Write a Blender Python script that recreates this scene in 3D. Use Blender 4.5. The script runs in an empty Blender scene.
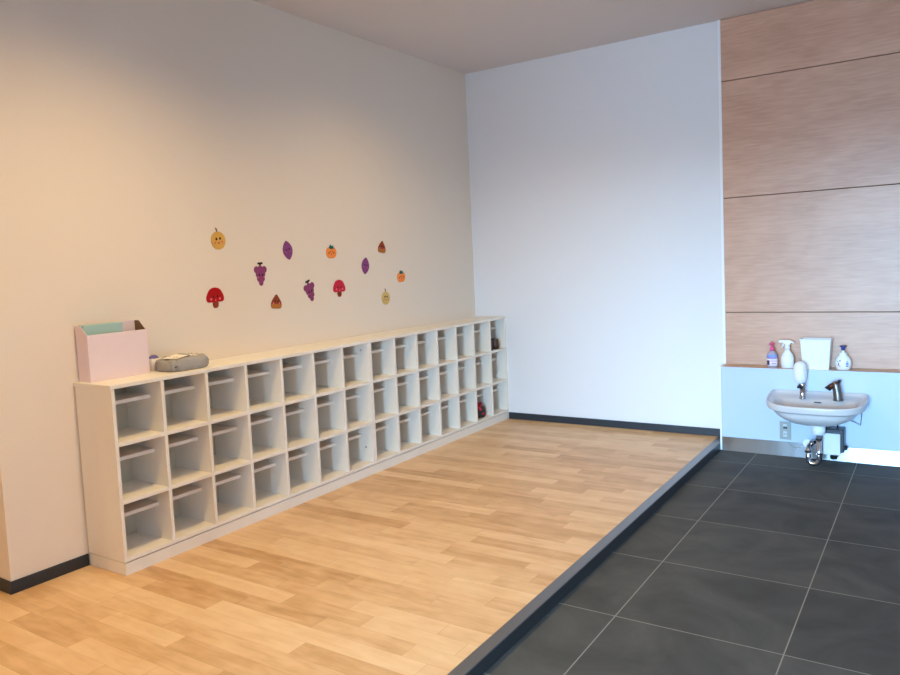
import bpy, bmesh, math, random
from mathutils import Vector, Matrix
random.seed(7)
scn = bpy.context.scene
COL = scn.collection
PI = math.pi

# ------------------------------------------------------------------ room measures (metres)
HC = 2.911          # ceiling height
K = 2.052           # right edge of the timber floor / left end of the sink counter
KW = 0.0505         # width of the floor edging
STEP = -0.0549      # level of the tiled floor
A = -0.1705         # front plane of the sink counter
ZL = 0.5328         # top of the sink counter
D, L, H = 0.2911, 3.6351, 0.8686    # cabinet depth, length, height
YC = -3.99          # left wall ends here and turns away
XR, YR, XL = 5.6, -8.6, -3.0

# ------------------------------------------------------------------ materials
def lin(c):
    return tuple(((x/12.92) if x <= 0.04045 else ((x+0.055)/1.055)**2.4) for x in c)
def rgb(r, g, b):
    return (*lin((r/255, g/255, b/255)), 1)
def mat(name, col, rough=0.5, metal=0.0, spec=0.5, **kw):
    m = bpy.data.materials.new(name); m.use_nodes = True
    b = m.node_tree.nodes['Principled BSDF']
    b.inputs['Base Color'].default_value = col
    b.inputs['Roughness'].default_value = rough
    b.inputs['Metallic'].default_value = metal
    b.inputs['Specular IOR Level'].default_value = spec
    for k, v in kw.items():
        b.inputs[k.replace('_', ' ')].default_value = v
    return m
def N(m, t, **kw):
    n = m.node_tree.nodes.new(t)
    for k, v in kw.items(): setattr(n, k, v)
    return n
def noise_tint(m, amount=0.05, scale=30, bump=0.0, stretch=(1, 1, 1), detail=4):
    """slight procedural variation of a plain colour, and fine relief"""
    nt = m.node_tree; b = nt.nodes['Principled BSDF']; lk = nt.links.new
    tc = N(m, 'ShaderNodeTexCoord'); mp = N(m, 'ShaderNodeMapping')
    mp.inputs['Scale'].default_value = stretch
    nz = N(m, 'ShaderNodeTexNoise'); nz.inputs['Scale'].default_value = scale; nz.inputs['Detail'].default_value = detail
    lk(tc.outputs['Object'], mp.inputs[0]); lk(mp.outputs[0], nz.inputs['Vector'])
    c = b.inputs['Base Color'].default_value[:]
    mx = N(m, 'ShaderNodeMix', data_type='RGBA')
    mx.inputs[6].default_value = (*[x*(1-amount) for x in c[:3]], 1)
    mx.inputs[7].default_value = (*[min(1, x*(1+amount)) for x in c[:3]], 1)
    lk(nz.outputs[0], mx.inputs[0]); lk(mx.outputs[2], b.inputs['Base Color'])
    if bump:
        bp = N(m, 'ShaderNodeBump'); bp.inputs['Strength'].default_value = bump; bp.inputs['Distance'].default_value = 0.002
        lk(nz.outputs[0], bp.inputs['Height']); lk(bp.outputs[0], b.inputs['Normal'])
    return m

M = {}
M['wall_cream'] = noise_tint(mat('cream_wall_paper', rgb(232, 219, 203), 0.85, spec=0.2), 0.015, 140, 0.25)
M['wall'] = noise_tint(mat('wall_paper', rgb(228, 227, 228), 0.85, spec=0.2), 0.015, 140, 0.25)
M['ceiling'] = noise_tint(mat('ceiling_paper', rgb(216, 210, 208), 0.9, spec=0.2), 0.015, 120, 0.15)
M['baseboard'] = mat('dark_baseboard', rgb(38, 44, 52), 0.45)
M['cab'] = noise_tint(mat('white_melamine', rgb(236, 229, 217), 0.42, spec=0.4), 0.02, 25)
M['cab_back_shade'] = noise_tint(mat('melamine_back_shade_tan', rgb(204, 190, 166), 0.55, spec=0.3), 0.02, 25)  # darker tan paints the shade deep in the cubbies
M['edging'] = mat('dark_aluminium_edging', rgb(126, 128, 134), 0.34, 0.8)
M['edge_side'] = mat('edging_riser', rgb(44, 46, 48), 0.5)
M['white_panel'] = mat('white_panel', rgb(190, 206, 230), 0.3, spec=0.4)
M['trim_white'] = mat('white_trim', rgb(238, 240, 244), 0.4)
M['porcelain'] = mat('porcelain', rgb(206, 202, 202), 0.25, spec=0.35)
M['chrome'] = mat('chrome', rgb(190, 190, 195), 0.12, 1.0)
M['nickel'] = mat('brushed_nickel', rgb(128, 124, 122), 0.38, 1.0)
M['darkmetal'] = mat('dark_metal', rgb(58, 60, 66), 0.35, 0.7)
M['black'] = mat('black_rubber', rgb(14, 14, 16), 0.5)
M['brown_gloss'] = mat('brown_sensor_window', rgb(78, 38, 22), 0.2)
M['white_plastic'] = mat('white_plastic', rgb(236, 238, 242), 0.35)
M['box_plastic'] = mat('pale_grey_plastic', rgb(214, 218, 226), 0.4)
M['outlet'] = mat('grey_beige_plastic', rgb(150, 156, 152), 0.4)
M['pale'] = mat('pale_grey_insert', rgb(190, 200, 205), 0.4)
M['slot'] = mat('dark_grey_slot', rgb(60, 66, 72), 0.4)
M['pink_card'] = noise_tint(mat('pink_cardboard', rgb(232, 212, 216), 0.6), 0.02, 20)
M['pink_inner'] = mat('brown_box_lining', rgb(118, 92, 62), 0.8)  # brown standing in for shade inside the pink box
M['mint'] = mat('mint_folder', rgb(172, 204, 196), 0.5)
M['paper'] = mat('white_paper', rgb(240, 232, 218), 0.7)
M['fur'] = noise_tint(mat('grey_fleece', rgb(160, 157, 156), 0.95), 0.28, 160, 1.0)
M['cup'] = mat('milky_plastic', rgb(226, 220, 220), 0.35)
M['lilac'] = mat('lilac_plastic', rgb(126, 112, 168), 0.4)
M['glass'] = None

def sticker(name, r, g, b): return noise_tint(mat(name, rgb(r, g, b), 0.7, spec=0.25), 0.06, 120, 0.3)
M['f_yellow'] = sticker('felt_yellow', 214, 168, 84)
M['f_yellow2'] = sticker('felt_pale_yellow', 206, 180, 112)
M['f_red'] = sticker('felt_red', 172, 2, 12)
M['f_crimson'] = sticker('felt_crimson', 196, 34, 62)
M['f_brown'] = sticker('felt_brown', 132, 54, 24)
M['f_nut'] = sticker('felt_chestnut', 140, 62, 34)
M['f_tan'] = sticker('felt_tan', 178, 112, 48)
M['f_purple'] = sticker('felt_purple', 132, 66, 124)
M['f_plum'] = sticker('felt_plum', 136, 62, 108)
M['f_orange'] = sticker('felt_orange', 246, 146, 72)
M['f_teal'] = sticker('felt_teal', 22, 104, 96)
M['f_black'] = sticker('felt_black', 34, 28, 26)
M['f_eye'] = sticker('felt_dark_eye', 58, 26, 24)
M['f_pink'] = sticker('felt_pink_cheek', 222, 108, 118)
M['f_mouth'] = sticker('felt_mouth', 176, 58, 36)
M['f_stem'] = sticker('felt_stem', 112, 84, 62)
M['f_violet_cheek'] = sticker('felt_violet_cheek', 168, 90, 140)

# timber strip floor: short boards running across the room, random tone per board
def wood_floor():
    m = mat('timber_strip_floor', (0.6, 0.4, 0.2, 1), 0.38, spec=0.35)
    nt = m.node_tree; lk = nt.links.new; b = nt.nodes['Principled BSDF']
    tc = N(m, 'ShaderNodeTexCoord'); sp = N(m, 'ShaderNodeSeparateXYZ'); lk(tc.outputs['Object'], sp.inputs[0])
    def ma(op, a, b_=None):
        n = N(m, 'ShaderNodeMath', operation=op)
        for i, v in enumerate((a, b_)):
            if v is None: continue
            if isinstance(v, (int, float)): n.inputs[i].default_value = v
            else: lk(v, n.inputs[i])
        return n.outputs[0]
    W, LEN = 0.092, 0.62
    ry = ma('DIVIDE', sp.outputs['Y'], W); row = ma('FLOOR', ry); fy = ma('FRACT', ry)
    wn = N(m, 'ShaderNodeTexWhiteNoise', noise_dimensions='1D'); lk(row, wn.inputs['W'])
    off = ma('MULTIPLY', wn.outputs['Value'], 7.3)
    rx = ma('ADD', ma('DIVIDE', sp.outputs['X'], LEN), off); 
    # uneven board lengths
    wob = ma('MULTIPLY', ma('SINE', ma('MULTIPLY', rx, 2.1)), 0.33)
    rx = ma('ADD', rx, wob); col = ma('FLOOR', rx); fx = ma('FRACT', rx)
    cv = N(m, 'ShaderNodeCombineXYZ'); lk(row, cv.inputs[0]); lk(col, cv.inputs[1])
    wc = N(m, 'ShaderNodeTexWhiteNoise', noise_dimensions='2D'); lk(cv.outputs[0], wc.inputs['Vector'])
    # grain, shifted per board
    gv = N(m, 'ShaderNodeCombineXYZ')
    lk(ma('ADD', ma('MULTIPLY', sp.outputs['X'], 3.0), ma('MULTIPLY', wc.outputs['Value'], 40)), gv.inputs[0])
    lk(ma('MULTIPLY', sp.outputs['Y'], 16.0), gv.inputs[1]); lk(row, gv.inputs[2])
    g = N(m, 'ShaderNodeTexNoise'); g.inputs['Scale'].default_value = 1.6; g.inputs['Detail'].default_value = 6; g.inputs['Distortion'].default_value = 0.6
    lk(gv.outputs[0], g.inputs['Vector'])
    g2 = N(m, 'ShaderNodeTexNoise'); g2.inputs['Scale'].default_value = 9; g2.inputs['Detail'].default_value = 4
    lk(tc.outputs['Object'], g2.inputs['Vector'])
    t = ma('ADD', ma('MULTIPLY', wc.outputs['Value'], 0.42), ma('MULTIPLY', g.outputs[0], 0.62))
    t = ma('ADD', t, ma('MULTIPLY', g2.outputs[0], 0.34))
    t = ma('SUBTRACT', t, 0.18)
    cr = N(m, 'ShaderNodeValToRGB'); lk(t, cr.inputs[0])
    e = cr.color_ramp.elements
    e[0].position = 0.08; e[0].color = rgb(178, 134, 90)
    e[1].position = 0.85; e[1].color = rgb(234, 202, 158)
    x = e.new(0.33); x.color = rgb(204, 162, 114)
    x = e.new(0.56); x.color = rgb(222, 184, 138)
    seam = ma('MAXIMUM', ma('LESS_THAN', fy, 0.012), ma('LESS_THAN', fx, 0.003))
    mx = N(m, 'ShaderNodeMix', data_type='RGBA'); lk(ma('MULTIPLY', seam, 0.45), mx.inputs[0])
    lk(cr.outputs[0], mx.inputs[6]); mx.inputs[7].default_value = rgb(146, 104, 64)
    lk(mx.outputs[2], b.inputs['Base Color'])
    return m
def tile_floor(x0, y0):
    m = mat('dark_grey_tile', (0.05, 0.05, 0.05, 1), 0.6, spec=0.1)
    nt = m.node_tree; lk = nt.links.new; b = nt.nodes['Principled BSDF']
    tc = N(m, 'ShaderNodeTexCoord'); sp = N(m, 'ShaderNodeSeparateXYZ'); lk(tc.outputs['Object'], sp.inputs[0])
    def ma(op, a, b_=None):
        n = N(m, 'ShaderNodeMath', operation=op)
        for i, v in enumerate((a, b_)):
            if v is None: continue
            if isinstance(v, (int, float)): n.inputs[i].default_value = v
            else: lk(v, n.inputs[i])
        return n.outputs[0]
    qx = ma('DIVIDE', ma('SUBTRACT', sp.outputs['X'], x0-0.0025), 0.6)
    qy = ma('DIVIDE', ma('SUBTRACT', sp.outputs['Y'], y0-0.0025), 0.6)
    ln = ma('MAXIMUM', ma('LESS_THAN', ma('FRACT', qx), 0.0075), ma('LESS_THAN', ma('FRACT', qy), 0.0075))
    cv = N(m, 'ShaderNodeCombineXYZ'); lk(ma('FLOOR', qx), cv.inputs[0]); lk(ma('FLOOR', qy), cv.inputs[1])
    wc = N(m, 'ShaderNodeTexWhiteNoise', noise_dimensions='2D'); lk(cv.outputs[0], wc.inputs['Vector'])
    n1 = N(m, 'ShaderNodeTexNoise'); n1.inputs['Scale'].default_value = 2.6; n1.inputs['Detail'].default_value = 7; n1.inputs['Roughness'].default_value = 0.6; n1.inputs['Distortion'].default_value = 0.8
    lk(tc.outputs['Object'], n1.inputs['Vector'])
    t = ma('ADD', ma('MULTIPLY', n1.outputs[0], 0.85), ma('MULTIPLY', wc.outputs['Value'], 0.15))
    cr = N(m, 'ShaderNodeValToRGB'); lk(t, cr.inputs[0]); e = cr.color_ramp.elements
    e[0].position = 0.3; e[0].color = rgb(62, 64, 64); e[1].position = 0.75; e[1].color = rgb(92, 93, 91)
    mx = N(m, 'ShaderNodeMix', data_type='RGBA'); lk(ln, mx.inputs[0]); lk(cr.outputs[0], mx.inputs[6])
    mx.inputs[7].default_value = rgb(142, 142, 136); lk(mx.outputs[2], b.inputs['Base Color'])
    bp = N(m, 'ShaderNodeBump'); bp.inputs['Strength'].default_value = 0.12; bp.inputs['Distance'].default_value = 0.003
    lk(n1.outputs[0], bp.inputs['Height']); lk(bp.outputs[0], b.inputs['Normal'])
    return m
def plywood(name, c1, c2):
    m = mat(name, c1, 0.36, spec=0.5)
    nt = m.node_tree; lk = nt.links.new; b = nt.nodes['Principled BSDF']
    tc = N(m, 'ShaderNodeTexCoord')
    mp = N(m, 'ShaderNodeMapping'); mp.inputs['Scale'].default_value = (5, 5, 55)
    mp2 = N(m, 'ShaderNodeMapping'); mp2.inputs['Scale'].default_value = (0.9, 1, 2.6)
    lk(tc.outputs['Object'], mp.inputs[0]); lk(tc.outputs['Object'], mp2.inputs[0])
    a = N(m, 'ShaderNodeTexNoise'); a.inputs['Scale'].default_value = 1.5; a.inputs['Detail'].default_value = 6; lk(mp.outputs[0], a.inputs['Vector'])
    c = N(m, 'ShaderNodeTexNoise'); c.inputs['Scale'].default_value = 1.4; c.inputs['Detail'].default_value = 3; c.inputs['Distortion'].default_value = 1.2; lk(mp2.outputs[0], c.inputs['Vector'])
    ad = N(m, 'ShaderNodeMath', operation='MULTIPLY_ADD'); lk(a.outputs[0], ad.inputs[0]); ad.inputs[1].default_value = 0.5
    mu = N(m, 'ShaderNodeMath', operation='MULTIPLY'); lk(c.outputs[0], mu.inputs[0]); mu.inputs[1].default_value = 0.5; lk(mu.outputs[0], ad.inputs[2])
    cr = N(m, 'ShaderNodeValToRGB'); lk(ad.outputs[0], cr.inputs[0]); e = cr.color_ramp.elements
    e[0].position = 0.3; e[0].color = c1; e[1].position = 0.7; e[1].color = c2
    lk(cr.outputs[0], b.inputs['Base Color'])
    return m
def steel():
    m = mat('brushed_steel', rgb(172, 178, 184), 0.42, 1.0, Anisotropic=0.92)
    nt = m.node_tree; lk = nt.links.new; b = nt.nodes['Principled BSDF']
    tg = N(m, 'ShaderNodeTangent', direction_type='UV_MAP'); tg.uv_map = 'brush'
    lk(tg.outputs[0], b.inputs['Tangent'])
    # long faint wipe marks
    tc = N(m, 'ShaderNodeTexCoord'); mp = N(m, 'ShaderNodeMapping'); mp.inputs['Scale'].default_value = (14, 1, 1.5)
    lk(tc.outputs['Object'], mp.inputs[0])
    a = N(m, 'ShaderNodeTexNoise'); a.inputs['Scale'].default_value = 1.0; a.inputs['Detail'].default_value = 2; lk(mp.outputs[0], a.inputs['Vector'])
    r = N(m, 'ShaderNodeMapRange'); r.inputs[3].default_value = .24; r.inputs[4].default_value = .42; lk(a.outputs[0], r.inputs[0]); lk(r.outputs[0], b.inputs['Roughness'])
    return m
M['floor'] = wood_floor()
M['tile'] = tile_floor(2.2901, -0.462)
M['ply'] = plywood('birch_plywood_panel', rgb(186, 142, 116), rgb(216, 172, 146))
M['ledge'] = plywood('birch_ledge', rgb(196, 162, 126), rgb(212, 180, 144))
M['steel'] = steel()
def glass():
    m = bpy.data.materials.new('window_glass'); m.use_nodes = True; nt = m.node_tree
    nt.nodes.clear(); o = nt.nodes.new('ShaderNodeOutputMaterial')
    t = nt.nodes.new('ShaderNodeBsdfTransparent'); g = nt.nodes.new('ShaderNodeBsdfGlossy'); g.inputs['Roughness'].default_value = 0.02
    x = nt.nodes.new('ShaderNodeMixShader'); x.inputs[0].default_value = 0.06
    nt.links.new(t.outputs[0], x.inputs[1]); nt.links.new(g.outputs[0], x.inputs[2]); nt.links.new(x.outputs[0], o.inputs[0])
    return m
M['glass'] = glass()

# ------------------------------------------------------------------ mesh helpers
def obj(name, bm, m, parent=None, smooth=False, loc=None, bevel=0, seg=2):
    me = bpy.data.meshes.new(name); 
    bmesh.ops.recalc_face_normals(bm, faces=bm.faces)
    bm.to_mesh(me); bm.free()
    ms = m if isinstance(m, (list, tuple)) else [m]
    for x in ms: me.materials.append(x)
    o = bpy.data.objects.new(name, me); COL.objects.link(o)
    if parent: o.parent = parent
    if loc: o.location = loc
    if smooth:
        for p in me.polygons: p.use_smooth = True
    if bevel:
        md = o.modifiers.new('bevel', 'BEVEL'); md.width = bevel; md.segments = seg; md.limit_method = 'ANGLE'
        md.harden_normals = False
    return o
def box(bm, x0, x1, y0, y1, z0, z1):
    vs = [bm.verts.new((x, y, z)) for x in (x0, x1) for y in (y0, y1) for z in (z0, z1)]
    for f in ((0,1,3,2),(4,6,7,5),(0,4,5,1),(2,3,7,6),(0,2,6,4),(1,5,7,3)):
        bm.faces.new([vs[i] for i in f])
    return bm
def B(*a): return box(bmesh.new(), *a)
def thing(name, label, cat, loc=(0, 0, 0), group=None):
    o = bpy.data.objects.new(name, None); COL.objects.link(o); o.location = loc; o.empty_display_size = 0.05
    return tag(o, label, cat, group)
def tag(o, label, cat, group=None):
    o['label'] = label; o['category'] = cat
    if group: o['group'] = group
    return o
def struct(o, label, cat=None):
    o['kind'] = 'structure'; o['label'] = label; o['category'] = cat or o.name.split('_')[0]; return o
def tube(bm, pts, r, seg=12, caps=True):
    pts = [Vector(p) for p in pts]; n = len(pts); rr = r if isinstance(r, (list, tuple)) else [r]*n
    rings = []; up = None
    for i, p in enumerate(pts):
        t = (pts[min(i+1, n-1)] - pts[max(i-1, 0)]).normalized()
        if up is None:
            up = Vector((0, 0, 1)) if abs(t.z) < 0.9 else Vector((1, 0, 0))
        a = t.cross(up).normalized(); b = a.cross(t).normalized(); up = b
        rings.append([bm.verts.new(p + (a*math.cos(2*PI*k/seg) + b*math.sin(2*PI*k/seg))*rr[i]) for k in range(seg)])
    for i in range(n-1):
        for k in range(seg):
            bm.faces.new((rings[i][k], rings[i][(k+1) % seg], rings[i+1][(k+1) % seg], rings[i+1][k]))
    if caps:
        bm.faces.new(rings[0]); bm.faces.new(rings[-1][::-1])
    return bm
def lathe(bm, prof, c=(0, 0, 0), seg=24, sy=1.0, tilt=None):
    rings = []
    for r, z in prof:
        rings.append([bm.verts.new((c[0]+r*math.cos(2*PI*k/seg), c[1]+sy*r*math.sin(2*PI*k/seg), c[2]+z)) for k in range(seg)])
    for i in range(len(rings)-1):
        for k in range(seg):
            bm.faces.new((rings[i][k], rings[i][(k+1) % seg], rings[i+1][(k+1) % seg], rings[i+1][k]))
    bm.faces.new(rings[0][::-1]); bm.faces.new(rings[-1])
    return bm
def loft(bm, rings, cap0=True, cap1=True):
    vs = [[bm.verts.new(p) for p in r] for r in rings]; n = len(vs[0])
    for i in range(len(vs)-1):
        for k in range(n):
            bm.faces.new((vs[i][k], vs[i][(k+1) % n], vs[i+1][(k+1) % n], vs[i+1][k]))
    if cap0: bm.faces.new(vs[0][::-1])
    if cap1: bm.faces.new(vs[-1])
    return bm
def arc(c, r, a0, a1, n, ax=0):
    """points on an arc in the XZ plane (ax=0) around c"""
    out = []
    for i in range(n+1):
        a = math.radians(a0+(a1-a0)*i/n)
        out.append((c[0]+r*math.cos(a), c[1], c[2]+r*math.sin(a)))
    return out

# ------------------------------------------------------------------ room shell
struct(obj('floor', B(XL, K-KW, YR, 0, -0.12, 0), M['floor']), 'pale timber strip floor on the raised side of the room')
struct(obj('floor_tiles', B(K, XR, YR, 0, -0.18, STEP), M['tile']), 'dark grey tiled floor with pale joints, one low step down', 'floor')
struct(obj('ceiling', B(XL-.1, XR+.1, YR-.1, 0.1, HC, HC+0.1), M['ceiling']), 'plain light grey ceiling')
struct(obj('wall_left', B(-0.15, 0, YC, 0.1, -0.12, HC), M['wall_cream']), 'cream wall behind the white cubby cabinets, decorated with felt fruit')
struct(obj('wall_left_return', B(XL, -0.15, YC, YC+0.12, -0.12, HC), M['wall_cream']), 'cream return of the left wall past its outer corner', 'wall')
struct(obj('wall_back', B(-0.15, XR, 0, 0.12, -0.18, HC), M['wall']), 'white wall at the far end, lit by daylight')
struct(obj('wall_right', B(XR, XR+.12, YR, 0.1, -0.18, HC), M['wall']), 'wall on the right beyond the picture')
struct(obj('wall_far_left', B(XL-.12, XL, YR, YC+.12, -0.12, HC), M['wall']), 'wall far to the left beyond the picture', 'wall')
WX0, WX1, WZ1 = 2.15, 3.80, 2.15     # the glazed entrance behind the camera
bm = bmesh.new()
box(bm, XL, WX0, YR-.12, YR, -0.18, HC); box(bm, WX1, XR, YR-.12, YR, -0.18, HC); box(bm, WX0, WX1, YR-.12, YR, WZ1, HC)
struct(obj('wall_rear', bm, M['wall']), 'wall with the glazed entrance behind the viewpoint')
bm = bmesh.new()
for x in (WX0, 2.95, WX1-.05): box(bm, x, x+.05, YR-.09, YR-.03, STEP, WZ1)
box(bm, WX0+.05, WX1-.05, YR-.09, YR-.03, WZ1-.05, WZ1); box(bm, WX0+.05, WX1-.05, YR-.09, YR-.03, STEP, STEP+.06)
w = struct(obj('window_1', bm, M['darkmetal']), 'glazed entrance letting daylight in')
obj('pane', B(WX0+.05, WX1-.05, YR-.064, YR-.056, STEP+.06, WZ1-.05), M['glass'], w)

struct(obj('wall_partition', B(1.95, 2.05, YR, -5.95, -0.18, HC), M['wall']), 'unseen partition added behind the viewpoint to keep daylight off the left side', 'wall')  # unseen blocker, added to shade the near cabinet end from the entrance
# dark baseboards
bm = B(-0.0, K-0.001, -0.009, 0, 0, 0.0553)
struct(obj('baseboard_back', B(D+.002, K-.001, -0.009, 0, 0, 0.0553), M['baseboard'], bevel=.001), 'dark baseboard along the white far wall')
bm.free()
bm = bmesh.new()
box(bm, 0, 0.009, YC-.009, -L-.001, 0, 0.0553); box(bm, XL, 0, YC-.009, YC, 0, 0.0553)
struct(obj('baseboard_left', bm, M['baseboard'], bevel=.001), 'dark baseboard of the cream wall left of the cabinets')
# edging between the timber floor and the lower tiles
e = struct(obj('trim_1', B(K-KW, K, YR, -0.012, -0.004, 0.002), M['edging'], bevel=.001), 'dark metal edging on the step between timber and tiles', 'trim')
obj('riser', B(K-KW+.004, K-.001, YR, -0.012, STEP-.01, -0.0041), M['edge_side'], e)
# slim white bead where the white wall meets the timber panels
struct(obj('trim_2', B(K-.006, K+.012, -0.0225, 0, ZL+.002, HC), M['trim_white'], bevel=.001), 'slim white edge strip beside the timber wall panels', 'trim')

# four plywood panels with dark shadow gaps
gaps = [ZL, 0.8984, 1.6957, 2.4917, HC]
nm = ['lowest, low timber wall panel behind the bottles on the sink ledge',
      'second from the bottom, broad timber wall panel above the ledge strip',
      'third from the bottom, broad timber wall panel in the upper part of the wall',
      'uppermost timber wall panel, right under the ceiling']
for i in range(4):
    z0 = gaps[i] + (0.003 if i else 0); z1 = gaps[i+1] - (0.003 if i < 3 else 0.004)
    o = obj('wall_panel', B(K+.012, XR-.002, -0.0195, -0.003, z0, z1), M['ply'], bevel=.001)
    tag(o, nm[i], 'wall panel', 'timber panels of the far wall')
struct(obj('trim_3', B(K+.012, XR-.002, -0.003, 0, ZL, HC), M['f_stem']), 'dark backing seen in the gaps between timber panels', 'trim')

# ------------------------------------------------------------------ low counter that carries the sink
c = thing('sink_counter', 'white boxed-in counter with a timber ledge and steel kick plate under the basin', 'counter', (K, A, STEP))
def rel(o, p): o.location = -Vector(p.location); return o
rel(obj('front_panel', B(K+.013, XR-.002, A, -0.0215, 0.0417, ZL-.004), M['white_panel'], c, bevel=.001), c)
rel(obj('end_strip', B(K, K+.012, A-.002, -0.0215, STEP+.002, ZL), M['trim_white'], c, bevel=.001), c)
rel(obj('ledge', B(K+.012, XR-.002, A+.002, -0.0212, ZL-.0039, ZL), M['ledge'], c, bevel=.0008), c)
rel(obj('edge_band', B(K+.012, XR-.002, A-.003, A+.0019, ZL-.012, ZL+.0005), M['white_panel'], c, bevel=.0008), c)
k = rel(obj('kick_plate', B(K+.013, XR-.002, A-.001, -0.0215, STEP, 0.0405), M['steel'], c), c); k['label'] = 'brushed steel kick plate'
uv = k.data.uv_layers.new(name='brush')
for lp in k.data.loops:
    v_ = k.data.vertices[lp.vertex_index].co; uv.data[lp.index].uv = (v_.z, v_.x)

# ------------------------------------------------------------------ cubby cabinets
T = 0.0175
OW = (L - 16*T)/14          # clear width of a cubby
HP = 0.0613                 # plinth
ZT = H - 0.018              # underside of the continuous top
ROWH = (ZT - HP - 3*T)/3
XF = D                      # front plane
HSX = 0.203                 # front of the half-depth shelf
def cabinet(y0, label):
    t = thing('cubby_cabinet', label, 'cabinet', (0, y0, HP), 'white cubby cabinets along the cream wall')
    W = 8*T + 7*OW
    def part(n, bb, m=M['cab'], bv=.0008):
        return obj(n, B(*bb), m, t, bevel=bv, seg=1)
    part('back_panel', (0.002, 0.010, 0.0005, W-.0005, 0, ZT-HP-.0005), M['cab_back_shade'])
    for i in range(8):
        a = i*(T+OW)
        part('side_panel' if i in (0, 7) else 'divider', (0.0105, XF, a+.0003*(i == 0), a+T-.0003*(i == 7), 0, ZT-HP-.0005))
    for i in range(7):
        a = i*(T+OW)+T+.0002; b = a+OW-.0004
        for r in range(3):
            zz = r*(ROWH+T)
            part('shelf', (0.0105, XF-.0003, a, b, zz, zz+T))
            zs = zz+T+ROWH*0.655
            part('half_shelf', (0.0105, HSX, a, b, zs-.001, zs+.016), M['cab'])
    return t
cabinet(-L, 'white cabinet of twenty-one cubbies, the near one, below the pink box')
cabinet(-L + 8*T + 7*OW, 'white cabinet of twenty-one cubbies, the far one, in the room corner')
o = obj('worktop_board', B(0.0005, D+.002, -L-.003, -0.0005, H-.018, H), M['cab'], bevel=.0015)
tag(o, 'long white worktop board lying across both cubby cabinets', 'worktop')
o = obj('cabinet_plinth', B(0.0095, D-.003, -L+.003, -0.0005, 0, HP-.0045), M['cab'], bevel=.0008)
tag(o, 'long white plinth on the timber floor under the cubby cabinets', 'plinth')
# tiny screw caps on the double divider
# (kept as parts of the near cabinet)
near = [x for x in bpy.data.objects if x.name == 'cubby_cabinet'][0]
for dz in (HP+3*T+3*ROWH-.045, HP+.11):
    bm = bmesh.new(); tube(bm, [(D-.06, 7*(T+OW)+.0002, dz-HP), (D-.06, 7*(T+OW)-.002, dz-HP)], .006, 12)
    obj('screw_cap', bm, M['outlet'], near)
def cell_y(i):      # near side of cubby i (0 = nearest)
    return -L + T + i*(T+OW) + (T if i >= 7 else 0)

# ------------------------------------------------------------------ things in the cubbies
def shoe(name, label, loc, rz, mats, l=.16, w=.062, h=.07, dots=False):
    t = thing(name, label, 'shoe', loc); t.rotation_euler.z = rz
    # sole outline in local XY, toe towards +X
    def outline(s, z, x0=0., x1=1., ww=1.):
        pts = []
        n = 28
        for k in range(n):
            a = 2*PI*k/n; cx, sy = math.cos(a), math.sin(a)
            x = l*(x0+(x1-x0)*(0.5+0.5*cx)); f = 0.82+0.22*math.sin(PI*min(1, max(0, x/l))*0.9)
            pts.append((x, s*sy*w*.5*f*ww*(1 if abs(cx) < .999 else .9), z))
        return pts
    bm = bmesh.new(); loft(bm, [outline(1, 0), outline(1.04, .006), outline(1.02, .014)])
    obj('sole', bm, mats[1], t, True)
    bm = bmesh.new()
    loft(bm, [outline(.98, .014), outline(1.0, .028, 0, .99), outline(.94, .042, .01, .93), outline(.8, h*.8, .02, .7), outline(.7, h*.97, .03, .52), outline(.66, h, .035, .5),
              outline(.55, h*.985, .07, .47), outline(.5, h*.6, .09, .46)])
    obj('upper', bm, mats[0], t, True)
    bm = bmesh.new(); box(bm, l*.30, l*.62, -w*.3, w*.3, h*.66, h*.80)
    for v in bm.verts:
        if v.co.x > l*.5: v.co.z -= .016; 
    obj('strap', bm, mats[2], t, bevel=.003)
    return t
M['shoe_brown'] = noise_tint(mat('dark_brown_leather', rgb(70, 40, 30), 0.55), 0.2, 40)
M['shoe_sole'] = mat('black_sole', rgb(24, 20, 18), 0.7)
yb = cell_y(13)
for off, lab in ((.150, 'small dark brown shoe in the top corner cubby, nearer the far wall'), (.052, 'small dark brown shoe in the top corner cubby, mostly behind the divider')):
    sh = shoe('child_shoe', lab, (.275, yb+off, HP+2*(ROWH+T)+T), PI, (M['shoe_brown'], M['shoe_sole'], M['shoe_brown']), l=.2, w=.085, h=.085)
    sh['group'] = 'pair of brown shoes in the top corner cubby'
def dotted():
    m = mat('black_red_dotted_cloth', rgb(30, 36, 36), 0.7)
    nt = m.node_tree; lk = nt.links.new; b = nt.nodes['Principled BSDF']
    tc = N(m, 'ShaderNodeTexCoord'); v = N(m, 'ShaderNodeTexVoronoi'); v.inputs['Scale'].default_value = 27; v.inputs['Randomness'].default_value = .55
    lk(tc.outputs['Object'], v.inputs['Vector'])
    cr = N(m, 'ShaderNodeValToRGB'); cr.color_ramp.interpolation = 'CONSTANT'
    cr.color_ramp.elements[0].color = rgb(206, 30, 58); cr.color_ramp.elements[1].position = .36; cr.color_ramp.elements[1].color = rgb(30, 40, 42)
    lk(v.outputs['Distance'], cr.inputs[0]); lk(cr.outputs[0], b.inputs['Base Color'])
    return m
M['dots'] = dotted(); M['red_cloth'] = mat('red_cloth_trim', rgb(176, 20, 40), 0.8)
yp = cell_y(12)
t = thing('drawstring_bag', 'small black cloth bag with red dots in a bottom cubby', 'bag', (.197, yp+.135, HP+T)); t.scale = (1, 1, .78)
bm = bmesh.new(); rings = []
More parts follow.
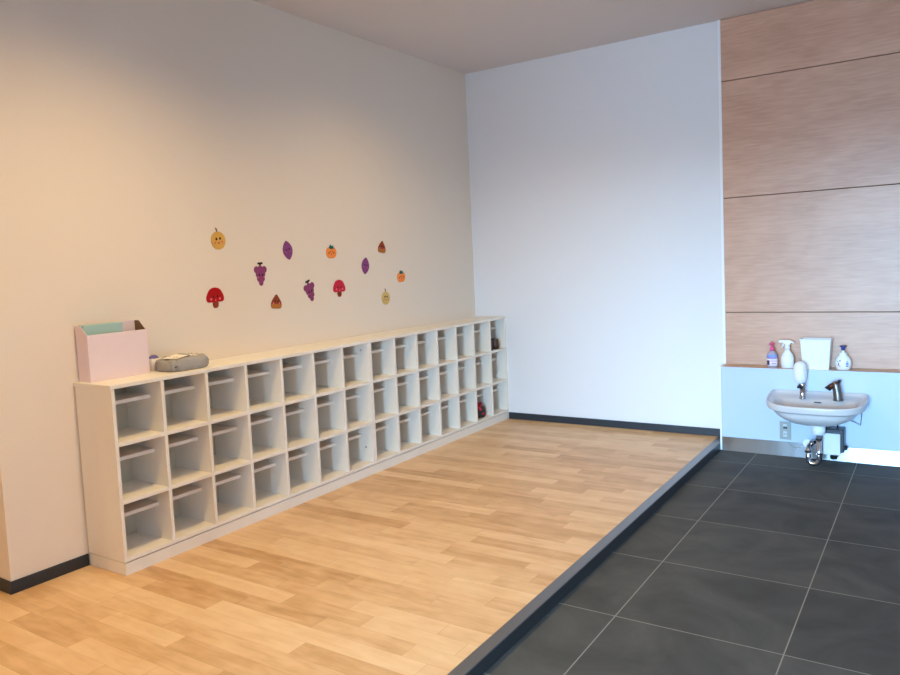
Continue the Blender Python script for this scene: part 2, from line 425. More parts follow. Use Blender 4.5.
for z, rx, ry in ((0, .05, .062), (.006, .066, .078), (.03, .074, .086), (.07, .073, .084), (.1, .064, .074), (.118, .05, .056), (.128, .034, .036)):
    rings.append([(rx*math.cos(2*PI*k/32)*(1+.04*math.sin(5*k+z*40)), ry*math.sin(2*PI*k/32)*(1+.03*math.cos(4*k)), z) for k in range(32)])
loft(bm, rings); obj('body', bm, M['dots'], t, True)
bm = bmesh.new(); loft(bm, [[(.034*s*math.cos(2*PI*k/32), .036*s*math.sin(2*PI*k/32), z) for k in range(32)] for z, s in ((.1275, 1.02), (.135, 1.25), (.145, 1.45*1.0), (.146, 1.2))])
obj('gathered_mouth', bm, M['red_cloth'], t, True)

# ------------------------------------------------------------------ things on the cabinet top
# pink open file box with a mint folder
bx = thing('file_box', 'pink cardboard magazine box at the near end of the cabinet top', 'box', (0.012, -3.612, H))
def boxpart(n, pts, ax, th, m, flip=False):
    """polygon pts (2-D) extruded by th along axis ax, starting at pts' offset"""
    bm = bmesh.new(); lo = [bm.verts.new(p) for p in pts]
    f = bm.faces.new(lo); ex = bmesh.ops.extrude_face_region(bm, geom=[f])
    bmesh.ops.translate(bm, vec=Vector([th if i == ax else 0 for i in range(3)]), verts=[v for v in ex['geom'] if isinstance(v, bmesh.types.BMVert)])
    return obj(n, bm, m, bx, bevel=.0006, seg=1)
BD, BW, HB, HF = 0.092, 0.312, 0.262, 0.217
boxpart('back_side', [(0, 0, 0), (0, BW, 0), (0, BW, HB), (0, 0, HB)], 0, .003, M['pink_card'])
boxpart('front_side', [(BD-.003, 0, 0), (BD-.003, BW, 0), (BD-.003, BW, HF), (BD-.003, 0, HF)], 0, .003, M['pink_card'])
for y in (0.0003, BW-.0033):
    boxpart('end_side', [(0.0032, y, 0), (BD-.0032, y, 0), (BD-.0032, y, HF), (BD*.42, y, HB), (0.0032, y, HB)], 1, .003, M['pink_card'])
boxpart('base', [(0.0032, .0035, .001), (BD-.0032, .0035, .001), (BD-.0032, BW-.0035, .001), (.0032, BW-.0035, .001)], 2, .003, M['pink_card'])
# thin brown sheet painting the shade inside the far end
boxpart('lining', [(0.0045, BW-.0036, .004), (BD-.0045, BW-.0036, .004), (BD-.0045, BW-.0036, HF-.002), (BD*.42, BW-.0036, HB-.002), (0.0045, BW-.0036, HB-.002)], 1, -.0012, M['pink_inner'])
fo = thing('folder', 'mint green folder standing in the pink file box', 'folder', (0.012+.014, -3.612+.006, H+.005))
bm = B(0, .004, 0, .205, 0, .258)
for v in bm.verts: v.co.x += v.co.z*.05
obj('cover', bm, M['mint'], fo, bevel=.001)
bm = B(.006, .028, .003, .204, 0, .257)
for v in bm.verts: v.co.x += v.co.z*.05
obj('cover', bm, M['mint'], fo, bevel=.002)
bm = B(-.006, -.001, .000, .188, 0, .258)
for v in bm.verts: v.co.x += v.co.z*.05
obj('spine', bm, M['black'], fo, bevel=.001)

# fleece pouch with papers
po = thing('cloth_pouch', 'grey fleece pouch with white papers on it, lying beside the pink box', 'pouch', (.160, -3.148, H))
rings = []; n = 48
def sq(a, p):
    return (abs(math.cos(a))**p*math.copysign(1, math.cos(a)), abs(math.sin(a))**p*math.copysign(1, math.sin(a)))
for z, s in ((0, .88), (.004, .95), (.016, .99), (.035, 1.0), (.05, .96), (.058, .88), (.062, .76), (.063, .5)):
    r = []
    for k in range(n):
        a = 2*PI*k/n; cx, sy = sq(a, .40)
        yy = sy*.118*(s if s > .8 else s*1.04); xx = cx*.088*s*(1-.16*abs(sy)**3)
        j = 1+.035*math.sin(3.1*k+60*z)+.02*math.sin(7.7*k+20*z)
        r.append((xx*j, yy*j, z*(1+.08*math.sin(2.2*k))+.004*math.sin(9*yy*10)*(z > .03)))
    rings.append(r)
bm = bmesh.new(); loft(bm, rings); o = obj('body', bm, M['fur'], po, True)
def sheet(pts, th=.0012):
    bm = bmesh.new(); vs = [bm.verts.new(p) for p in pts]; f = bm.faces.new(vs)
    ex = bmesh.ops.extrude_face_region(bm, geom=[f]); bmesh.ops.translate(bm, vec=(0, 0, th), verts=[v for v in ex['geom'] if isinstance(v, bmesh.types.BMVert)])
    return bm
obj('paper', sheet([(-.02, -.104, .064), (.060, -.080, .063), (.05, .0, .072), (-.04, -.01, .074)]), M['paper'], po)
obj('paper', sheet([(-.035, .028, .066), (.03, .02, .065), (.045, .085, .062), (-.02, .098, .063)]), M['paper'], po)
bm = bmesh.new(); tube(bm, [(-.03, .0, .074), (.02, .01, .073), (.035, .02, .066)], .004, 8); obj('drawcord', bm, M['fur'], po, True)
bm = B(.0735, .0765, -.105, -.091, .024, .029); obj('label_tab', bm, M['black'], po)
for v in bpy.data.objects['label_tab'].data.vertices: v.co.x += .0015
# small milky tub with a lilac reel in it
cu = thing('small_tub', 'small milky plastic tub holding a lilac reel, between pink box and grey pouch', 'tub', (.040, -3.226, H))
bm = bmesh.new(); prof = []
def rr(hx, hy, z, rad=.01):
    pts = []
    for cxs, cys, a0 in ((1, 1, 0), (-1, 1, 90), (-1, -1, 180), (1, -1, 270)):
        for j in range(5):
            a = math.radians(a0+j*22.5); pts.append((cxs*(hx-rad)+rad*math.cos(a), cys*(hy-rad)+rad*math.sin(a), z))
    return pts
loft(bm, [rr(.026, .03, 0), rr(.029, .033, .062), rr(.0265, .0305, .062), rr(.0235, .0275, .004)])
obj('body', bm, M['cup'], cu, True)
re = thing('tape_reel', 'lilac round reel standing up out of the small milky tub', 'reel', (.040, -3.229, H+.0045))
bm = bmesh.new()
tube(bm, [(-.009, 0, .04), (.009, 0, .04)], .0255, 28)
for v in bm.verts: v.co.z += .009
obj('disc', bm, M['lilac'], re, True, bevel=.002)
bm = bmesh.new(); tube(bm, [(.0093, 0, .055), (.0103, 0, .055)], .006, 16); obj('hub', bm, M['slot'], re)

# ------------------------------------------------------------------ felt fruit on the wall (local frame: Y right, Z up, X out of the wall)
def prism(pts, x0, x1, bm=None):
    bm = bm or bmesh.new()
    lo = [bm.verts.new((x0, u, v)) for u, v in pts]; hi = [bm.verts.new((x1, u, v)) for u, v in pts]
    n = len(pts)
    bm.faces.new(hi); bm.faces.new(lo[::-1])
    for i in range(n): bm.faces.new((lo[i], lo[(i+1) % n], hi[(i+1) % n], hi[i]))
    return bm
def ell(cu_, cv, ru, rv, n=28, rot=0):
    c_, s_ = math.cos(rot), math.sin(rot)
    return [(cu_+ru*math.cos(2*PI*k/n)*c_-rv*math.sin(2*PI*k/n)*s_, cv+ru*math.cos(2*PI*k/n)*s_+rv*math.sin(2*PI*k/n)*c_) for k in range(n)]
TH = .003
def face(t, ev, eu, mv, er=.004, cheek=M['f_pink'], eye=M['f_eye'], mouth=M['f_mouth'], cr_=.006, ced=.026, cdv=.013):
    for s in (-1, 1):
        obj('eye', prism(ell(s*eu, ev, er, er*1.15, 14), TH+.0002, TH+.0014), eye, t)
        obj('cheek', prism(ell(s*ced, ev-cdv, cr_, cr_*.9, 14), TH+.0002, TH+.001), cheek, t)
    obj('mouth', prism(ell(0, mv, .0045, .005, 14), TH+.0002, TH+.0014), mouth, t)
def smooth_closed(P, sub=5):
    out = []; n = len(P)
    for i in range(n):
        p0, p1, p2, p3 = P[i-1], P[i], P[(i+1) % n], P[(i+2) % n]
        for j in range(sub):
            t = j/sub
            out.append(tuple(.5*((2*p1[a]) + (-p0[a]+p2[a])*t + (2*p0[a]-5*p1[a]+4*p2[a]-p3[a])*t*t + (-p0[a]+3*p1[a]-3*p2[a]+p3[a])*t**3) for a in (0, 1)))
    return out
def mushroom(n, label, y, z, rot, capm, g):
    t = thing(n, label, 'wall decoration', (0, y, z), g); t.rotation_euler.x = rot
    cap = smooth_closed([(0, .052), (.034, .042), (.055, .012), (.0605, -.012), (.05, -.027), (.02, -.0285), (0, -.0275), (-.02, -.0285), (-.05, -.027), (-.0605, -.012), (-.055, .012), (-.034, .042)])
    obj('cap', prism(cap, 0, TH), capm, t)
    obj('stalk', prism(smooth_closed([(-.017, -.0288), (.017, -.0288), (.018, -.05), (.009, -.0605), (-.009, -.0605), (-.018, -.05)]), 0, TH*.9), M['f_brown'], t)
    face(t, .003, .014, -.018, .0052, ced=.03, cdv=.014, cr_=.0075, mouth=M['f_pink'])
    return t
def pear(n, label, y, z, rot, m, g, s=1.0):
    t = thing(n, label, 'wall decoration', (0, y, z), g); t.rotation_euler.x = rot; t.scale = (1, s, s)
    obj('fruit', prism(ell(0, 0, .05, .05, 32), 0, TH), m, t)
    obj('stalk', prism([(-.004, .0495), (.004, .0498), (.002, .066), (-.006, .073), (-.009, .070), (-.005, .062)], 0, TH*.9), M['f_stem'], t)
    face(t, .01, .013, -.013, .0065, ced=.024, cdv=.02, cr_=.0065)
    return t
def grapes(n, label, y, z, rot, g):
    t = thing(n, label, 'wall decoration', (0, y, z), g); t.rotation_euler.x = rot; t.scale = (1, 1, 1.1)
    bm = bmesh.new()
    for i, (u, v, r) in enumerate([(-.031, .03, .0185), (0, .034, .0185), (.031, .03, .0185), (-.019, .006, .0185), (.017, .006, .0185), (0, .012, .018), (-.012, -.018, .0175), (.013, -.018, .0175), (0, -.006, .017), (.001, -.040, .0165), (.001, -.028, .015)]):
        prism(ell(u, v, r, r, 24), 0, TH-.0002*i/3, bm)
    obj('berries', bm, M['f_plum'], t)
    obj('stalk', prism([(-.005, .0528), (.005, .0528), (.006, .058), (.02, .060), (.019, .070), (-.019, .068), (-.02, .059), (-.007, .058)], 0, TH*.9), M['f_black'], t)
    face(t, .002, .013, -.015, .0055, cheek=M['f_violet_cheek'], ced=.022, cdv=.012, cr_=.006)
    return t
def potato(n, label, y, z, rot, g):
    t = thing(n, label, 'wall decoration', (0, y, z), g); t.rotation_euler.x = rot; t.scale = (1, 1.1, 1)
    P = [(0, .06)]
    for k in range(1, 9): v = .06-.12*k/9; P.append((.037*math.cos(PI/2*abs(v)/.062)**.8, v))
    P.append((0, -.06))
    for k in range(8, 0, -1): v = .06-.12*k/9; P.append((-.037*math.cos(PI/2*abs(v)/.062)**.8, v))
    obj('root', prism(P, 0, TH), M['f_purple'], t)
    face(t, .006, .011, -.012, .0045, cheek=M['f_violet_cheek'], mouth=M['f_plum'], ced=.018, cdv=.015, cr_=.0055)
    return t
def chestnut(n, label, y, z, rot, g):
    t = thing(n, label, 'wall decoration', (0, y, z), g); t.rotation_euler.x = rot
    full = smooth_closed([(0, .044), (.016, .030), (.036, .004), (.043, -.018), (.034, -.038), (0, -.041), (-.034, -.038), (-.043, -.018), (-.036, .004), (-.016, .030)])
    obj('shell', prism(full, 0, TH), M['f_nut'], t)
    low = [(u*.99, v) for u, v in full if v < -.012]
    low = sorted([p for p in low], key=lambda p: math.atan2(p[1]+.02, p[0]))
    obj('base', prism(low, TH+.0001, TH+.0009), M['f_tan'], t)
    face(t, .004, .012, -.01, .0048, ced=.024, cdv=.013, cr_=.0055, cheek=M['f_pink'])
    return t
def persimmon(n, label, y, z, rot, g):
    t = thing(n, label, 'wall decoration', (0, y, z), g); t.rotation_euler.x = rot; t.scale = (1, 1, .9)
    obj('fruit', prism(smooth_closed([(0, .034), (.03, .036), (.048, .012), (.047, -.018), (.028, -.040), (0, -.043), (-.028, -.040), (-.047, -.018), (-.048, .012), (-.03, .036)]), 0, TH), M['f_orange'], t)
    obj('leaf', prism(smooth_closed([(0, .022), (.014, .027), (.028, .026), (.022, .038), (.018, .05), (.004, .046), (-.006, .056), (-.016, .046), (-.022, .036), (-.014, .028)]), TH+.0001, TH+.0013), M['f_teal'], t)
    face(t, .004, .012, -.014, .0045, eye=M['f_mouth'], ced=.024, cdv=.009, cr_=.006, cheek=M['f_mouth'])
    return t
G = 'felt fruit on the cream wall'
pear('pear_decoration', 'deep yellow round pear of felt with stalk, highest at the left', -2.734, 1.522, .12, M['f_yellow'], G)
mushroom('mushroom_decoration', 'bright red felt mushroom above the near cubbies, lower left', -2.783, 1.212, 0.02, M['f_red'], G)
grapes('grape_decoration', 'plum felt grape bunch hanging straight, below left of a sweet potato', -2.437, 1.318, .0, G)
potato('sweet_potato_decoration', 'larger purple felt sweet potato leaning left, at upper left', -2.203, 1.462, .2, G)
persimmon('persimmon_decoration', 'orange felt persimmon between the two purple sweet potatoes', -1.806, 1.444, .0, G)
chestnut('chestnut_decoration', 'brown felt chestnut low on the wall, between mushroom and grapes', -2.325, 1.154, -.1, G)
grapes('grape_decoration', 'plum felt grape bunch leaning to the left, beside the crimson mushroom', -2.026, 1.197, .28, G)
mushroom('mushroom_decoration', 'crimson felt mushroom right of the leaning grape bunch', -1.747, 1.209, .0, M['f_crimson'], G)
potato('sweet_potato_decoration', 'purple felt sweet potato leaning right, below the dark chestnut', -1.460, 1.345, -.2, G)
chestnut('chestnut_decoration', 'brown felt chestnut high on the wall at upper right', -1.262, 1.474, -.16, G)
persimmon('persimmon_decoration', 'orange felt persimmon farthest right of all the wall fruit', -1.048, 1.252, .08, G)
pear('pear_decoration', 'pale yellow felt pear at lower right, just above the cabinet', -1.247, 1.107, -.02, M['f_yellow2'], G, .95)

# ------------------------------------------------------------------ wash basin
SX, SY = 2.674, A
HWD, DEP = 0.287, 0.380
s = thing('wash_basin', 'white wall-hung porcelain wash basin on the counter front', 'basin', (SX, SY, 0.39))
def dshape(hw, dep, y0, z_front, z_back, n=64, side=.10):
    """D-shaped ring: straight back, sides, elliptical front. z goes from back to front height."""
    pts = []
    # start at back left, along front to back right, then along the back
    m = n*3//4
    for i in range(m+1):
        a = PI + PI*i/m           # left -> front -> right
        c_, s_ = math.cos(a), math.sin(a)
        x = hw*abs(c_)**.58*math.copysign(1, c_); yy = abs(s_)**.62
        y = y0 - side - (dep-side)*yy if True else 0
        if i == 0 or i == m: y = y0-side
        f = (y0-y)/dep
        pts.append((x, y, z_back+(z_front-z_back)*min(1, max(0, (f-.06)/.94))**.8))
    pts.append((hw*.985, y0-side*.45, z_back+(z_front-z_back)*.03)); pts.append((hw*.93, y0, z_back))
    for i in range(1, n-m-3):
        pts.append((hw*.93*(1-2*i/(n-m-3)), y0, z_back))
    pts.append((-hw*.93, y0, z_back)); pts.append((-hw*.985, y0-side*.45, z_back+(z_front-z_back)*.03))
    return pts
def sc(r, fx, fy, cy, dz):   # shrink towards (0, cy)
    return [(x*fx, cy+(y-cy)*fy, z+dz) for x, y, z in r]
top = dshape(HWD, DEP, -.0006, -.034, .006)
CY = -.20
rings = [ sc(dshape(HWD, DEP, -.0006, -.034, .006), .16, .16, CY-.02, -.20+.02) ]
base = dshape(HWD, DEP, -.0006, 0, 0)
def flat(fx, fy, cy, z, back=True):
    out = []
    for x, y, _ in base:
        yy = cy+(y-cy)*fy
        out.append((x*fx, min(-.0006, yy), z))
    return out
under = [flat(.12, .14, -.2, -.178), flat(.30, .36, -.2, -.172), flat(.52, .6, -.2, -.157), flat(.70, .78, -.2, -.132), flat(.82, .88, -.2, -.104)]
under.append([(x, y, z-.050) for x, y, z in sc(top, .90, .93, -.0006, 0)])
out1 = [(x, y, z-.0445) for x, y, z in sc(top, .975, .985, -.0006, 0)]
out1b = [(x, y, z-.040) for x, y, z in sc(top, .992, .995, -.0006, 0)]
out2 = [(x, y, z-.006) for x, y, z in top]
t1 = [(x, y, z) for x, y, z in sc(top, .985, .988, -.0006, 0)]
t2 = [(x*.955, min(y, -.014)*.965, z-.001) for x, y, z in top]
def inner(fx, cy, fy, z, zmix=0):
    out = []
    for x, y, zz in top:
        yy = cy+(y-cy)*fy
        out.append((x*fx, yy, z+zmix*zz))
    return out
in1 = [(x*.94, min(y, -.02)*.945, z-.012 if y < -.05 else -.018) for x, y, z in top]
deck = []
bowl = [inner(.84, -.245, .62, -.034, .25), inner(.80, -.245, .58, -.048, .1), inner(.70, -.245, .50, -.085), inner(.5, -.245, .36, -.118), inner(.12, -.245, .09, -.13)]
bm = bmesh.new(); loft(bm, under+[out1, out1b, out2, t1, t2, in1]+bowl, True, True)
bo = obj('bowl', bm, M['porcelain'], s, True)
sd = bo.modifiers.new('sub', 'SUBSURF'); sd.levels = 1; sd.render_levels = 2
# drain and logo badge
bm = bmesh.new(); lathe(bm, [(.022, 0), (.024, .002), (.012, .003)], (0, -.245, -.1295)); obj('drain', bm, M['chrome'], s, True)
bm = B(-.021, .021, 0, .0012, -.0045, .0045); o = obj('badge', bm, M['slot'], s, bevel=.002)
o.location = (.006, -.118, -.047); o.rotation_euler = (math.radians(-55), 0, 0)
bm = bmesh.new()
# underside fittings: neck, trap with its loop, valve box
bm = bmesh.new(); lathe(bm, [(.024, -.235), (.036, -.228), (.040, -.205), (.040, -.176)], (.02, -.21, 0)); obj('waste_cup', bm, M['white_plastic'], s, True)
Y = -.21
px_, zf = .024, -.39
bm = bmesh.new()
pth = [(px_, Y, -.232), (px_, Y, -.392)] + arc((px_-.031, Y, -.392), .031, 0, -180, 10)[1:] + [(px_-.062, Y, -.33)] + \
      [(px_-.062+.022-.022*math.cos(math.radians(a)), Y+.022*math.sin(math.radians(a))*0+.0012*a, -.33+.022*math.sin(math.radians(a))) for a in range(15, 100, 15)]
tube(bm, pth, .0155, 16); obj('trap', bm, M['chrome'], s, True)
bm = bmesh.new(); tube(bm, [(px_-.045, Y+.02, -.300), (px_-.06, Y+.12, -.315), (px_-.06, -.002, -.325)], .0145, 14); obj('waste_pipe', bm, M['chrome'], s, True)
for z in (-.262, -.355):
    bm = bmesh.new(); lathe(bm, [(.0175, -.007), (.0215, -.006), (.0215, .006), (.0175, .007)], (px_, Y, z), 12); obj('trap_nut', bm, M['chrome'], s)
bm = bmesh.new(); lathe(bm, [(.0175, -.007), (.0215, -.006), (.0215, .006), (.0175, .007)], (px_-.062, Y, -.345), 12); obj('trap_nut', bm, M['chrome'], s)
bm = bmesh.new(); tube(bm, [(px_-.095, -.0006, -.345), (px_-.095, -.010, -.345)], .027, 24); obj('wall_flange', bm, M['white_plastic'], s, True, bevel=.002)
# sensor box: dark back plate and pale cover
bm = B(.030, .152, -.115, -.0006, -.362, -.215); o = obj('box_frame', bm, M['darkmetal'], s, bevel=.004)
bm = B(.036, .133, -.135, -.1152, -.375, -.238); o = obj('box_cover', bm, M['box_plastic'], s, bevel=.003)
bm = bmesh.new(); tube(bm, [(.050, -.08, -.214), (.045, -.08, -.19), (.035, -.09, -.16)], .007, 10); obj('hose', bm, M['darkmetal'], s, True)
bm = bmesh.new(); tube(bm, [(.113, -.08, -.214), (.115, -.08, -.15)], .0045, 10); obj('hose', bm, M['darkmetal'], s, True)
bm = bmesh.new(); lathe(bm, [(.017, -.055), (.02, -.05), (.02, -.02), (.026, -.016), (.026, -.001)], (.09, -.07, -.362), 14); obj('valve', bm, M['nickel'], s, True)
bm = bmesh.new(); tube(bm, [(.142, -.06, -.34), (.166, -.06, -.34)], .014, 14); obj('valve_knob', bm, M['darkmetal'], s, True)
# clear bracket under the right side of the bowl
bm = bmesh.new()
tube(bm, [(.245, -.003, -.085), (.235, -.003, -.20), (.17, -.09, -.145)], .0035, 8); obj('bracket', bm, M['chrome'], s, True)

# soap dispenser on the basin deck
d_ = thing('soap_dispenser', 'milky white soap bulb on a chrome spout at the basin', 'soap dispenser', (2.590, -.272, .360))
bm = bmesh.new(); lathe(bm, [(.020, 0), (.0205, .006), (.017, .012), (.0155, .05), (.019, .085), (.022, .098)], (0, 0, 0)); obj('column', bm, M['chrome'], d_, True)
bm = bmesh.new(); tube(bm, [(-.004, -.01, .072), (-.012, -.04, .088), (-.016, -.062, .082)], [.012, .010, .008], 12); obj('spout', bm, M['darkmetal'], d_, True)
bm = bmesh.new(); lathe(bm, [(.015, .0985), (.026, .104), (.034, .120), (.039, .150), (.0405, .185), (.038, .210), (.030, .228), (.018, .238), (.005, .242)], (-.012, 0, 0)); obj('bulb', bm, M['white_plastic'], d_, True)
# sensor tap
f_ = thing('sensor_tap', 'stubby grey metal tap with brown nozzle at the basin', 'tap', (2.791, -.272, .360))
bm = bmesh.new()
loft(bm, [[(c_+rx*math.cos(2*PI*k/20), .0+ry*math.sin(2*PI*k/20), z) for k in range(20)] for z, rx, ry, c_ in ((0, .025, .025, .003), (.008, .025, .025, .003), (.012, .0225, .023, .003), (.06, .0215, .022, -.002), (.095, .022, .022, -.008), (.112, .019, .02, -.010), (.121, .009, .01, -.008))])
obj('body', bm, M['nickel'], f_, True)
bm = bmesh.new(); tube(bm, [(-.006, -.004, .102), (-.024, -.010, .097), (-.039, -.016, .082)], [.013, .0155, .0155], 16); o = obj('nozzle', bm, M['brown_gloss'], f_, True); o['label'] = 'brown nozzle'
bm = bmesh.new(); tube(bm, [(-.0392, -.016, .0817), (-.047, -.020, .071)], [.0165, .0165], 16); obj('nozzle_tip', bm, M['black'], f_, True)
bm = bmesh.new(); tube(bm, [(.006, 0, .110), (.010, 0, .130)], [.007, .0085], 12); obj('lever', bm, M['darkmetal'], f_, True)
f_.scale = (1.18, 1.15, 1.0)

# power outlet on the counter front
o_ = thing('power_outlet', 'grey power outlet on the white counter front, left below the basin', 'outlet', (2.471, A-.0005, .119))
obj('plate', B(-.035, .035, -.006, 0, -.06, .06), M['outlet'], o_, bevel=.003)
for dz in (.026, -.022):
    q = obj('socket', B(-.013, .011, -.009, -.0061, dz-.018, dz+.018), M['pale'], o_, bevel=.002)
    obj('slot', B(-.008, -.005, -.0098, -.0091, dz-.007, dz+.007), M['slot'], q); obj('slot', B(.003, .006, -.0098, -.0091, dz-.007, dz+.007), M['slot'], q)
obj('cover_flap', B(-.012, .012, -.014, -.0099, .012, .028), M['slot'], o_, bevel=.002)
# ball chain between outlet and trap flange
bm = bmesh.new()
for i in range(15):
    u = i/14; x = 2.485+u*.105; z = .042-.035*math.sin(PI*u)+.0*u
    lathe(bm, [(.0005, -.0028), (.0022, -.0015), (.0028, 0), (.0022, .0015), (.0005, .0028)], (x, A-.0045, z), 8)
tag(obj('ball_chain', bm, M['chrome'], None, True), 'thin ball chain sagging between power outlet and basin waste pipe', 'chain')

# ------------------------------------------------------------------ things on the ledge
YB = -.105
M['bottle_clear'] = mat('clear_lilac_plastic', rgb(170, 160, 176), 0.2)
M['pink_pl'] = mat('pink_pump_plastic', rgb(226, 84, 138), 0.35)
M['label_blue'] = mat('blue_label', rgb(120, 158, 226), 0.4)
M['label_white'] = mat('white_label', rgb(232, 228, 240), 0.4)
M['label_dark'] = mat('dark_label_print', rgb(70, 48, 78), 0.4)
M['label_pink'] = mat('pink_label_print', rgb(200, 96, 156), 0.4)
M['blue_pl'] = mat('dark_blue_pump_plastic', rgb(44, 72, 150), 0.35)
def ovalring(rx, ry, z, n=24): return [(rx*math.cos(2*PI*k/n), ry*math.sin(2*PI*k/n), z) for k in range(n)]
# pink pump bottle
b1 = thing('pump_bottle', 'clear soap bottle with pink pump, farthest left on the ledge', 'bottle', (2.383, YB, ZL))
bm = bmesh.new(); loft(bm, [ovalring(.030, .020, 0), ovalring(.0335, .0225, .004), ovalring(.034, .023, .06), ovalring(.031, .021, .088), ovalring(.020, .015, .104), ovalring(.0125, .0125, .112)])
obj('body', bm, M['bottle_clear'], b1, True)
def wrap(z0, z1, rx, ry, a0, a1, off=.0006, n=14):
    bm = bmesh.new(); g = []
    for z in (z0, z1):
        for o_f in (off, off+.0006):
            g.append([bm.verts.new(((rx+o_f)*math.cos(math.radians(a0+(a1-a0)*k/n)), (ry+o_f)*math.sin(math.radians(a0+(a1-a0)*k/n)), z)) for k in range(n+1)])
    lo_in, lo_out, hi_in, hi_out = g
    for k in range(n):
        bm.faces.new((lo_out[k], lo_out[k+1], hi_out[k+1], hi_out[k])); bm.faces.new((lo_in[k+1], lo_in[k], hi_in[k], hi_in[k+1]))
        bm.faces.new((lo_in[k], lo_in[k+1], lo_out[k+1], lo_out[k])); bm.faces.new((hi_out[k], hi_out[k+1], hi_in[k+1], hi_in[k]))
    bm.faces.new((lo_in[0], lo_out[0], hi_out[0], hi_in[0])); bm.faces.new((lo_out[n], lo_in[n], hi_in[n], hi_out[n]))
    return bm
lb = obj('label', wrap(.012, .060, .034, .023, 195, 345), M['label_white'], b1, True)
obj('label_top', wrap(.0605, .086, .0335, .0225, 205, 335), M['label_blue'], b1, True)
obj('print', wrap(.018, .048, .034, .023, 212, 248, .0013), M['label_dark'], lb, True)
obj('print', wrap(.042, .047, .034, .023, 255, 325, .0013), M['label_pink'], lb, True)
obj('print', wrap(.026, .031, .034, .023, 270, 320, .0013), M['label_pink'], lb, True)
obj('print', wrap(.064, .068, .034, .023, 225, 320, .0013), M['label_pink'], lb, True)
bm = bmesh.new(); lathe(bm, [(.0145, .1122), (.0145, .132), (.011, .137), (.006, .139), (.006, .152)]); obj('collar', bm, M['pink_pl'], b1, True)
bm = bmesh.new(); lathe(bm, [(.006, .1522), (.013, .154), (.0135, .164), (.009, .169)]); tube(bm, [(0, 0, .160), (-.010, -.026, .159), (-.012, -.033, .152)], [.006, .005, .004], 10); obj('pump_head', bm, M['pink_pl'], b1, True)
# spray bottle
b2 = thing('spray_bottle', 'all-white trigger spray bottle on the ledge', 'bottle', (2.478, YB, ZL))
bm = bmesh.new(); loft(bm, [ovalring(.035, .024, 0), ovalring(.0395, .027, .004), ovalring(.040, .0275, .068), ovalring(.034, .024, .088), ovalring(.020, .018, .110), ovalring(.0145, .0145, .124)])
obj('body', bm, M['white_plastic'], b2, True)
bm = bmesh.new(); lathe(bm, [(.0165, .1242), (.0165, .146), (.013, .152)]); obj('collar', bm, M['white_plastic'], b2, True)
bm = bmesh.new()
hd = [(-.052, .170), (-.052, .182), (-.028, .186), (.010, .187), (.032, .180), (.044, .168), (.040, .164), (.022, .168), (.014, .152), (-.014, .152), (-.018, .168)]
lo = [bm.verts.new((u, -.011, v)) for u, v in hd]; hi = [bm.verts.new((u, .011, v)) for u, v in hd]
bm.faces.new(lo); bm.faces.new(hi[::-1])
for i in range(len(hd)): bm.faces.new((lo[i], hi[i], hi[(i+1) % len(hd)], lo[(i+1) % len(hd)]))
obj('spray_head', bm, M['white_plastic'], b2, bevel=.003)
bm = bmesh.new(); tube(bm, [(-.022, 0, .168), (-.026, 0, .150), (-.036, 0, .134)], [.0045, .005, .004], 10); obj('trigger', bm, M['white_plastic'], b2, True)
# tall white waste bin / square container
b3 = thing('square_container', 'tall white tapered square container on the ledge', 'container', (2.652, YB-.002, ZL))
def rrect(hx, hy, z, rad=.006): return rr(hx, hy, z, rad)
bm = bmesh.new(); loft(bm, [rrect(.077, .044, 0), rrect(.0905, .052, .190), rrect(.0905, .052, .1905), rrect(.0855, .047, .1905), rrect(.073, .040, .004)])
obj('body', bm, M['white_plastic'], b3)
bm = bmesh.new(); loft(bm, [rrect(.0915, .053, .190), rrect(.0935, .055, .194), rrect(.0935, .055, .199), rrect(.0845, .046, .199), rrect(.0845, .046, .191)], False, False)
ring = obj('rim', bm, M['white_plastic'], b3)
# round foam soap bottle
b4 = thing('foam_bottle', 'rounded white foam soap bottle with dark blue pump on the ledge', 'bottle', (2.807, YB, ZL))
bm = bmesh.new(); loft(bm, [ovalring(.034, .024, 0), ovalring(.040, .028, .006), ovalring(.0475, .033, .036), ovalring(.046, .032, .06), ovalring(.036, .026, .082), ovalring(.024, .020, .092), ovalring(.022, .020, .108), ovalring(.0215, .0195, .110)])
obj('body', bm, M['white_plastic'], b4, True)
bm = bmesh.new(); lathe(bm, [(.009, .1102), (.009, .126)]); obj('stem', bm, M['white_plastic'], b4, True)
bm = bmesh.new(); lathe(bm, [(.012, .1262), (.012, .142), (.020, .150), (.021, .154), (.015, .157)]); tube(bm, [(0, 0, .150), (0, -.030, .151), (0, -.040, .146)], [.007, .006, .005], 10); obj('pump_head', bm, M['blue_pl'], b4, True)
for (a0, a1, z0, z1, m_) in ((228, 238, .052, .057, 'label_dark'), (236, 244, .030, .046, 'label_dark'), (238, 254, .024, .029, 'label_pink'), (292, 312, .036, .050, 'label_blue'), (292, 310, .024, .030, 'blue_pl'), (246, 252, .056, .064, 'label_dark'), (252, 258, .062, .066, 'label_blue'), (298, 304, .054, .060, 'label_dark')):
    obj('print', wrap(z0, z1, .0475, .033, a0, a1, .0), M[m_], b4, True)

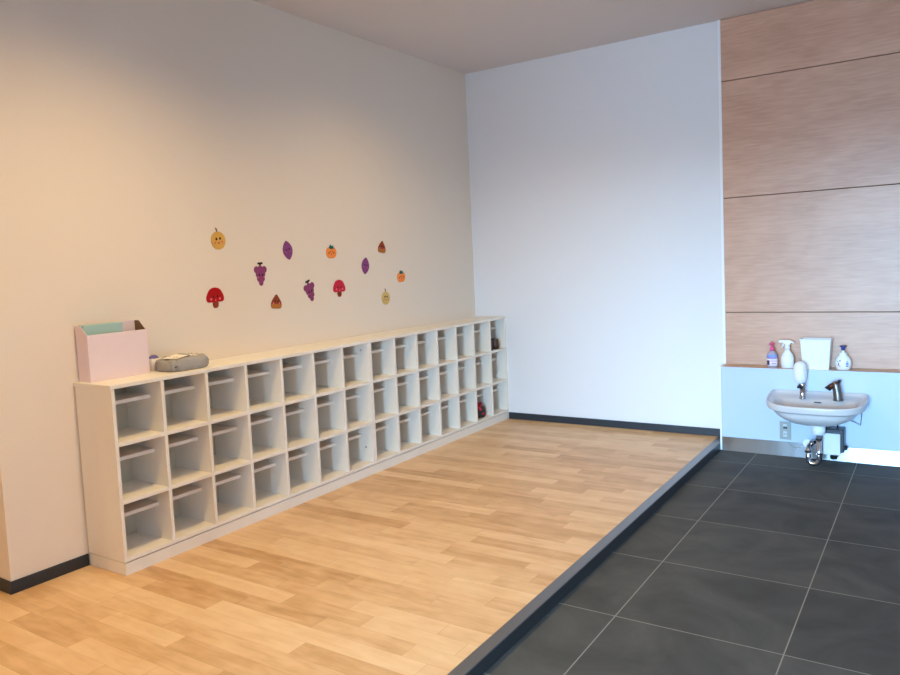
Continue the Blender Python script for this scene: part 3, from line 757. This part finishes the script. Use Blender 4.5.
# ------------------------------------------------------------------ light
def spot(name, x, y, e, col, size=150, blend=1.0, rad=.03, z=HC-.03, aim=(0, 0, -1)):
    l = bpy.data.lights.new(name, 'SPOT'); l.energy = e; l.color = col; l.spot_size = math.radians(size); l.spot_blend = blend; l.shadow_soft_size = rad
    o = bpy.data.objects.new(name, l); COL.objects.link(o); o.location = (x, y, z)
    o.rotation_euler = Vector(aim).to_track_quat('-Z', 'Y').to_euler()
    return o
WARM = (1.0, 0.70, 0.31)
for x, y, e in ((1.2, -1.7, 66), (1.2, -3.6, 124), (1.2, -5.7, 112), (-1.2, -6.6, 125)):
    spot('downlight', x, y, e, WARM)
for x, y, e in ((2.7, -3.2, 26), (3.4, -5.6, 36)):  # unseen fill lamps, added to warm cabinet fronts and brighten the tiles
    spot('downlight', x, y, e, (1.0, .80, .60))
# daylight: sky outside, entering through the glazed entrance
wd = bpy.data.worlds.new('sky'); scn.world = wd; wd.use_nodes = True
nt = wd.node_tree; bg = nt.nodes['Background']; tc = nt.nodes.new('ShaderNodeTexCoord'); sp = nt.nodes.new('ShaderNodeSeparateXYZ')
cr = nt.nodes.new('ShaderNodeValToRGB'); mr = nt.nodes.new('ShaderNodeMapRange')
nt.links.new(tc.outputs['Generated'], sp.inputs[0]); nt.links.new(sp.outputs['Z'], mr.inputs[0]); mr.inputs[1].default_value = -1; mr.inputs[2].default_value = 1
nt.links.new(mr.outputs[0], cr.inputs[0]); nt.links.new(cr.outputs[0], bg.inputs['Color'])
e = cr.color_ramp.elements
e[0].position = .497; e[0].color = (.10, .15, .21, 1)
e[1].position = .503; e[1].color = (.40, .70, 1.0, 1)
x = e.new(.55); x.color = (.38, .68, 1.0, 1)
x = e.new(.61); x.color = (.16, .30, .45, 1)
bg.inputs['Strength'].default_value = 138.0
pl = bpy.data.lights.new('window_portal', 'AREA'); pl.shape = 'RECTANGLE'; pl.size = WX1-WX0; pl.size_y = WZ1-STEP; pl.cycles.is_portal = True
po_ = bpy.data.objects.new('window_portal', pl); COL.objects.link(po_); po_.location = ((WX0+WX1)/2, YR-.13, (WZ1+STEP)/2)
po_.rotation_euler = (math.radians(90), 0, 0)   # faces +Y, into the room
po_.rotation_euler = Vector((0, 1, 0)).to_track_quat('-Z', 'Y').to_euler()

# ------------------------------------------------------------------ camera
cd = bpy.data.cameras.new('camera'); co = bpy.data.objects.new('camera', cd); COL.objects.link(co); scn.camera = co
C_ = Vector((3.33634, -5.55712, 1.33797)); YAW, PIT, ROL, F, PX, PY = map(float, (34.0866, -4.4853, -2.712, 753.2223, 435.0003, 322.7473))
y, p, r = map(math.radians, (YAW, PIT, ROL))
fw = Vector((-math.sin(y)*math.cos(p), math.cos(y)*math.cos(p), math.sin(p))); rt = Vector((math.cos(y), math.sin(y), 0)); up = rt.cross(fw)
r2 = rt*math.cos(r)+up*math.sin(r); u2 = -rt*math.sin(r)+up*math.cos(r)
co.matrix_world = Matrix(((r2.x, u2.x, -fw.x, C_.x), (r2.y, u2.y, -fw.y, C_.y), (r2.z, u2.z, -fw.z, C_.z), (0, 0, 0, 1)))
cd.sensor_width = 36; cd.lens = F/900*36; cd.shift_x = (450-PX)/900; cd.shift_y = (PY-337.5)/900
cd.clip_start = .05
scn.view_settings.view_transform = 'Standard'; scn.view_settings.look = 'None'; scn.view_settings.gamma = 1; scn.view_settings.exposure = 0.0
scn.view_settings.use_curve_mapping = False
scn.cycles.max_bounces = 10; scn.cycles.diffuse_bounces = 6; scn.cycles.use_denoising = True
